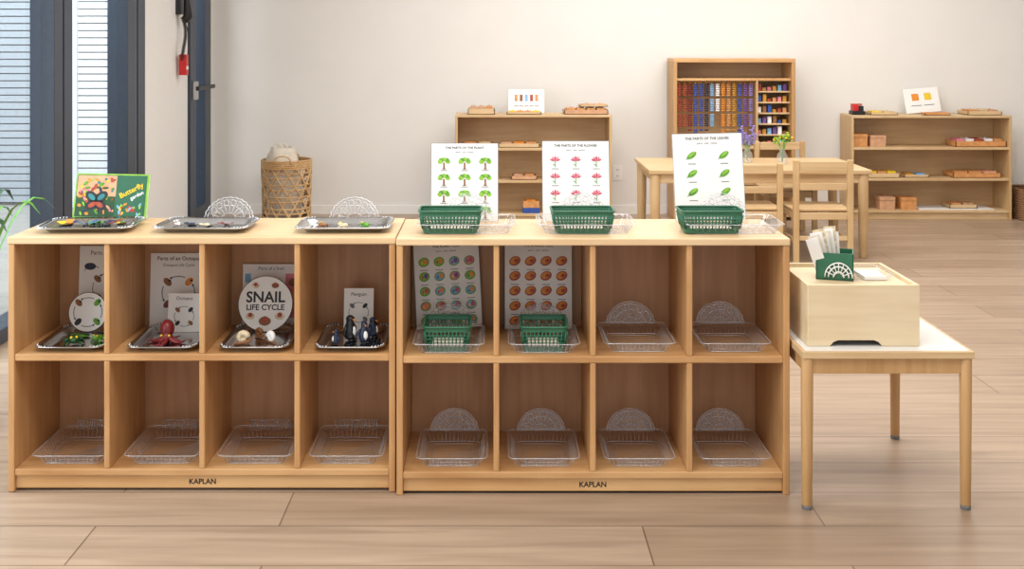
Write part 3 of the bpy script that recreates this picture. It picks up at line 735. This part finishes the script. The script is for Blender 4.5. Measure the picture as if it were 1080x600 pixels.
for i, m in enumerate(cols):
    x = X0+t+0.022+i*0.0435
    L = random.uniform(0.34,0.40) if i not in (7,) else 0.25
    b.tube([(x,Y0+0.06,H-0.177),(x,Y0+0.05,H-0.2)], 0.004, 'gold', 5)
    for r in range(int(L/0.017)):
        z = H-0.205-r*0.017
        if r % 7 == 6: continue
        b.tube([(x-0.015,Y0+0.055,z),(x+0.015,Y0+0.055,z)], 0.0068, m, 5)
cc = ['brick_red','wood_orange','pink','gold','light_blue','purple','white_paper','trunk','blue','gold']
for k in range(6):
    for j in range(6):
        z = (0.58 if k == 0 else 0.672+0.085*(k-1)); x = xd+0.03+j*0.04
        sz = 0.012+0.0035*((j+k) % 6)
        if z+sz*2 > 1.09: continue
        b.cbox((x, Y0+0.10, z+sz+0.0005), (0.028, sz*2, sz*2), cc[(j+k*2) % 10])
b.done('bead_chains')

def kid_table(x0,x1,y0,y1,h):
    b = MB(); b.box(x0,x1,y0,y1,h-0.028,h,'birch')
    for x in (x0+0.045,x1-0.045):
        for y in (y0+0.045,y1-0.045): b.tube([(x,y,h-0.028),(x,y,0.3),(x,y,0)],[0.034,0.032,0.026],'birch_v',14)
    b.box(x0+0.06,x1-0.06,y0+0.035,y0+0.055,h-0.09,h-0.028,'birch'); b.box(x0+0.06,x1-0.06,y1-0.055,y1-0.035,h-0.09,h-0.028,'birch')
    b.box(x0+0.035,x0+0.055,y0+0.06,y1-0.06,h-0.09,h-0.028,'birch'); b.box(x1-0.055,x1-0.035,y0+0.06,y1-0.06,h-0.09,h-0.028,'birch')
    b.done('children_table', 0.005)
kid_table(1.01, 2.455, 7.40, 8.16, 0.575)
def chair(x, y, yaw, w=0.375, d=0.35, sh=0.34, h=0.665):
    b = MB(); b.M = Matrix.Translation((x,y,0)) @ Matrix.Rotation(yaw,4,'Z'); p = 0.036
    for s in (-1,1):
        xx = s*(w/2-p/2); b.box(xx-p/2,xx+p/2,-d/2,-d/2+0.032,0,h,'birch_v'); b.box(xx-p/2,xx+p/2,d/2-0.034,d/2,0,sh,'birch_v')
        b.box(xx-0.011,xx+0.011,-d/2+0.032,d/2-0.034,0.14,0.17,'birch'); b.box(xx-0.011,xx+0.011,-d/2+0.032,d/2-0.034,sh-0.05,sh-0.005,'birch')
    b.box(-w/2+p,w/2-p,-d/2+0.006,-d/2+0.024,h-0.065,h-0.008,'birch'); b.box(-w/2+p,w/2-p,-d/2+0.006,-d/2+0.024,h-0.19,h-0.145,'birch')
    b.box(-w/2+p,w/2-p,-d/2+0.006,-d/2+0.024,sh-0.05,sh-0.005,'birch'); b.box(-w/2+p,w/2-p,d/2-0.028,d/2-0.01,sh-0.05,sh-0.005,'birch')
    b.box(-w/2+p,w/2-p,-d/2+0.006,-d/2+0.024,0.16,0.19,'birch')
    b.box(-w/2+0.004,w/2-0.004,-d/2+0.033,d/2+0.012,sh,sh+0.016,'birch'); b.done('children_chair', 0.004)
chair(2.07, 7.33, 0); chair(2.125, 8.32, math.pi); chair(1.64, 7.37, 0, h=0.64)
def vase(x, y, z, kind):
    b = MB(); b.M = Matrix.Translation((x,y,z+0.0005))
    b.lathe([(0.001,0.002),(0.03,0.002),(0.036,0.02),(0.036,0.06),(0.02,0.085),(0.019,0.105),(0.023,0.112)], (0,0,0), 'vase_glass', 16)
    for k in range(9):
        a = k*2.4; r = 0.03+0.03*random.random(); hh = 0.16+0.07*random.random()
        p1 = (r*math.cos(a), r*math.sin(a), hh); b.tube([(0,0,0.01),(0.01*math.cos(a),0.01*math.sin(a),0.1),p1], 0.0018, 'green_leaf', 5)
        if kind == 'lav':
            for q in range(5): b.sph((p1[0]*(1-0.05*q)+random.uniform(-0.006,0.006), p1[1], p1[2]+0.02-0.014*q), 0.010, 'lavender', 6, 4)
        else:
            for q in range(4): b.sph((p1[0]+random.uniform(-0.014,0.014), p1[1], p1[2]-0.012*q), (0.010,0.005,0.006), ('green_light','yellow','green_leaf')[q % 3], 6, 4)
    b.done('flower_vase', ground=z+0.0005)
vase(1.96, 7.75, 0.575, 'green'); vase(1.745, 7.85, 0.575, 'lav')

# wicker basket by the wall
b = MB(); cx, cy, R, H = -1.585, 8.78, 0.188, 0.50
def ring(r, z, tr, n=28): b.tube([(cx+r*math.cos(2*math.pi*i/n), cy+r*math.sin(2*math.pi*i/n), z) for i in range(n)], tr, 'wicker', 5, closed=True)
rad = lambda z: R*(0.93+0.07*min(1, z/H*1.1))
for z in [0.008+0.014*k for k in range(5)]: ring(rad(z), z, 0.008)
for z in [0.10,0.135,0.19,0.225,0.28,0.315,0.37,0.405]: ring(rad(z), z, 0.006)
for z in (0.44,0.454,0.468,0.481,0.495): ring(rad(z), z, 0.008)
for s in (-1,1):
    for k in range(12):
        b.tube([(cx+rad(z)*math.cos(2*math.pi*k/12+s*z*3.4), cy+rad(z)*math.sin(2*math.pi*k/12+s*z*3.4), z) for z in [0.02+0.46*i/12 for i in range(13)]], 0.0085, 'wicker', 4)
b.lathe([(0.001,0.004),(R*0.9,0.004)], (cx,cy,0), 'wicker', 24)
for s in (-1,1):
    b.tube([(cx+0.07*math.cos(math.pi*i/10), cy+s*R*0.98, H-0.02+0.06*math.sin(math.pi*i/10)) for i in range(11)], 0.006, 'wicker', 6)
b.done('woven_basket')
b = MB()
b.lathe([(0.001,0.02),(0.12,0.02),(0.14,0.2),(0.135,0.4),(0.12,0.50),(0.10,0.56),(0.085,0.60),(0.05,0.57),(0.03,0.5)], (cx-0.03,cy,0), 'cloth', 28, wob=lambda a, j: 0.09*math.sin(5*a+j)+0.05*math.sin(9*a-j*2))
for dx in (-0.06,-0.02): b.tube([(cx+dx+0.04*math.cos(math.pi*i/10), cy-0.04, 0.56+0.07*math.sin(math.pi*i/10)) for i in range(11)], 0.006, 'cloth', 6)
b.done('cloth_bag', ground=0.012)
b = MB(); bx0, bx1, by0, by1 = 4.14, 4.50, 8.95, 9.25
plain('brown_weave', '8a6544', 0.8, var=0.3, scale=80)
for k in range(14):
    z = 0.009+0.0175*k; b.tube([(p[0]+4.32, p[1]+9.1, z) for p in frame_ring(0.36,0.30,0.03,4)], 0.0092, 'brown_weave', 5, closed=True)
for i in range(12):
    x = bx0+0.03+0.3*i/11
    for y in (by0-0.006, by1+0.006): b.tube([(x,y,0.0),(x,y,0.245)], 0.006, 'brown_weave', 5)
b.box(bx0+0.02,bx1-0.02,by0+0.02,by1-0.02,0.003,0.012,'brown_weave'); b.done('storage_basket')
b = MB(); b.box(0.975,1.05,BY-0.006,BY-0.0005,0.275,0.395,'white_plastic')
for z in (0.31,0.36): b.box(0.996,1.029,BY-0.009,BY-0.006,z-0.014,z+0.014,'white_plastic'); b.box(1.004,1.007,BY-0.0095,BY-0.009,z-0.006,z+0.006,'ink'); b.box(1.018,1.021,BY-0.0095,BY-0.009,z-0.006,z+0.006,'ink')
b.done('wall_outlet', 0.001)
# wall phone with cord
b = MB(); px = LX+0.001; py = 8.33
b.box(px,px+0.035,py-0.05,py+0.05,1.60,1.82,'black')
b.tube([(px+0.05,py,1.56),(px+0.078,py,1.585),(px+0.07,py,1.70),(px+0.078,py,1.80),(px+0.05,py,1.82)], [0.032,0.034,0.022,0.034,0.032], 'black', 10)
pts = []
for i in range(140):
    t = i/139; pts.append((px+0.04+0.012*math.cos(i*1.1)+0.02*math.sin(t*3.1), py-0.02+0.03*math.sin(t*math.pi*2)+0.012*math.sin(i*1.1), 1.58-0.33*t))
b.tube(pts, 0.0045, 'black', 5)
b.tube([(px+0.03,py+0.05,1.60),(px+0.06,py+0.09,1.45),(px+0.06,py+0.06,1.30)], 0.005, 'black', 5)
b.box(px+0.02,px+0.075,py-0.04,py+0.02,1.16,1.31,'red'); b.box(px+0.018,px+0.077,py-0.035,py+0.015,1.20,1.225,'white_plastic')
b.done('wall_telephone', 0.003)

# potted plant, left of the shelf
random.seed(5)
b = MB(); cx, cy = -1.97, 4.2
b.lathe([(0.001,0.0),(0.10,0.0),(0.115,0.05),(0.14,0.28),(0.145,0.30),(0.13,0.30),(0.125,0.26),(0.001,0.26)], (cx,cy,0), 'ceramic', 28)
b.lathe([(0.001,0.265),(0.126,0.262)], (cx,cy,0), 'soil', 20)
def blade(a, L, h, wd):
    n = 9; vs = []; fs = []
    for i in range(n):
        t = i/(n-1); r = 0.03+L*t; z = 0.26+h*math.sin(t*2.0)
        w = wd*math.sin(math.pi*min(1, 0.08+t*0.92))**0.7+0.002
        c = Vector((cx+r*math.cos(a), cy+r*math.sin(a), z)); s = Vector((-math.sin(a), math.cos(a), 0))*w
        vs += [c-s, c+Vector((0,0,-w*0.25)), c+s]
    for i in range(n-1): fs += [(3*i,3*i+3,3*i+4,3*i+1),(3*i+1,3*i+4,3*i+5,3*i+2)]
    b.add(vs, fs, 'green_dark' if random.random() < 0.7 else 'green_leaf', True)
for k in range(16): blade(2*math.pi*k/16+0.1, random.uniform(0.18,0.32), random.uniform(0.48,0.60), 0.022)
b.done('potted_plant')

# ------------------------------------------------------------------ lights, world, camera
def area(name, loc, sx, sy, power, col=(1,0.98,0.955), rot=(0,0,0)):
    l = bpy.data.lights.new(name, 'AREA'); l.shape = 'RECTANGLE'; l.size = sx; l.size_y = sy; l.energy = power; l.color = col
    o = bpy.data.objects.new(name, l); o.location = loc; o.rotation_euler = rot; COL.objects.link(o)
area('ceiling_light_panel', (0.0, 2.2, 2.97), 2.6, 1.2, 72)
area('ceiling_light_panel', (1.0, 5.2, 2.97), 3.2, 1.2, 88)
area('ceiling_light_panel', (1.6, 7.6, 2.97), 4.0, 0.9, 85)
area('window_daylight', (LX-0.35, 3.2, 1.4), 2.3, 4.0, 130, (0.9,0.96,1), (0, math.radians(-90), 0))
area('patio_fill', (-4.0, 6.6, 3.6), 3.0, 2.0, 230, (0.92,0.97,1), (math.radians(58), 0, 0))  # added unseen fill lamp, brightens the louvered fence in place of daylight
w = bpy.data.worlds.new('sky'); S.world = w; w.use_nodes = True
bg = w.node_tree.nodes['Background']; bg.inputs[0].default_value = (0.90,0.95,1,1); bg.inputs[1].default_value = 1.25
cam = bpy.data.cameras.new('camera'); co = bpy.data.objects.new('camera', cam); COL.objects.link(co)
co.location = (0, 0, 1.43); co.rotation_euler = (math.radians(90), 0, 0)
cam.sensor_width = 36; cam.lens = 36*1206/1080; cam.shift_x = 20/1080; cam.shift_y = -260/1080
cam.clip_end = 100
S.camera = co
S.view_settings.view_transform = 'Standard'
S.view_settings.exposure = 0.0
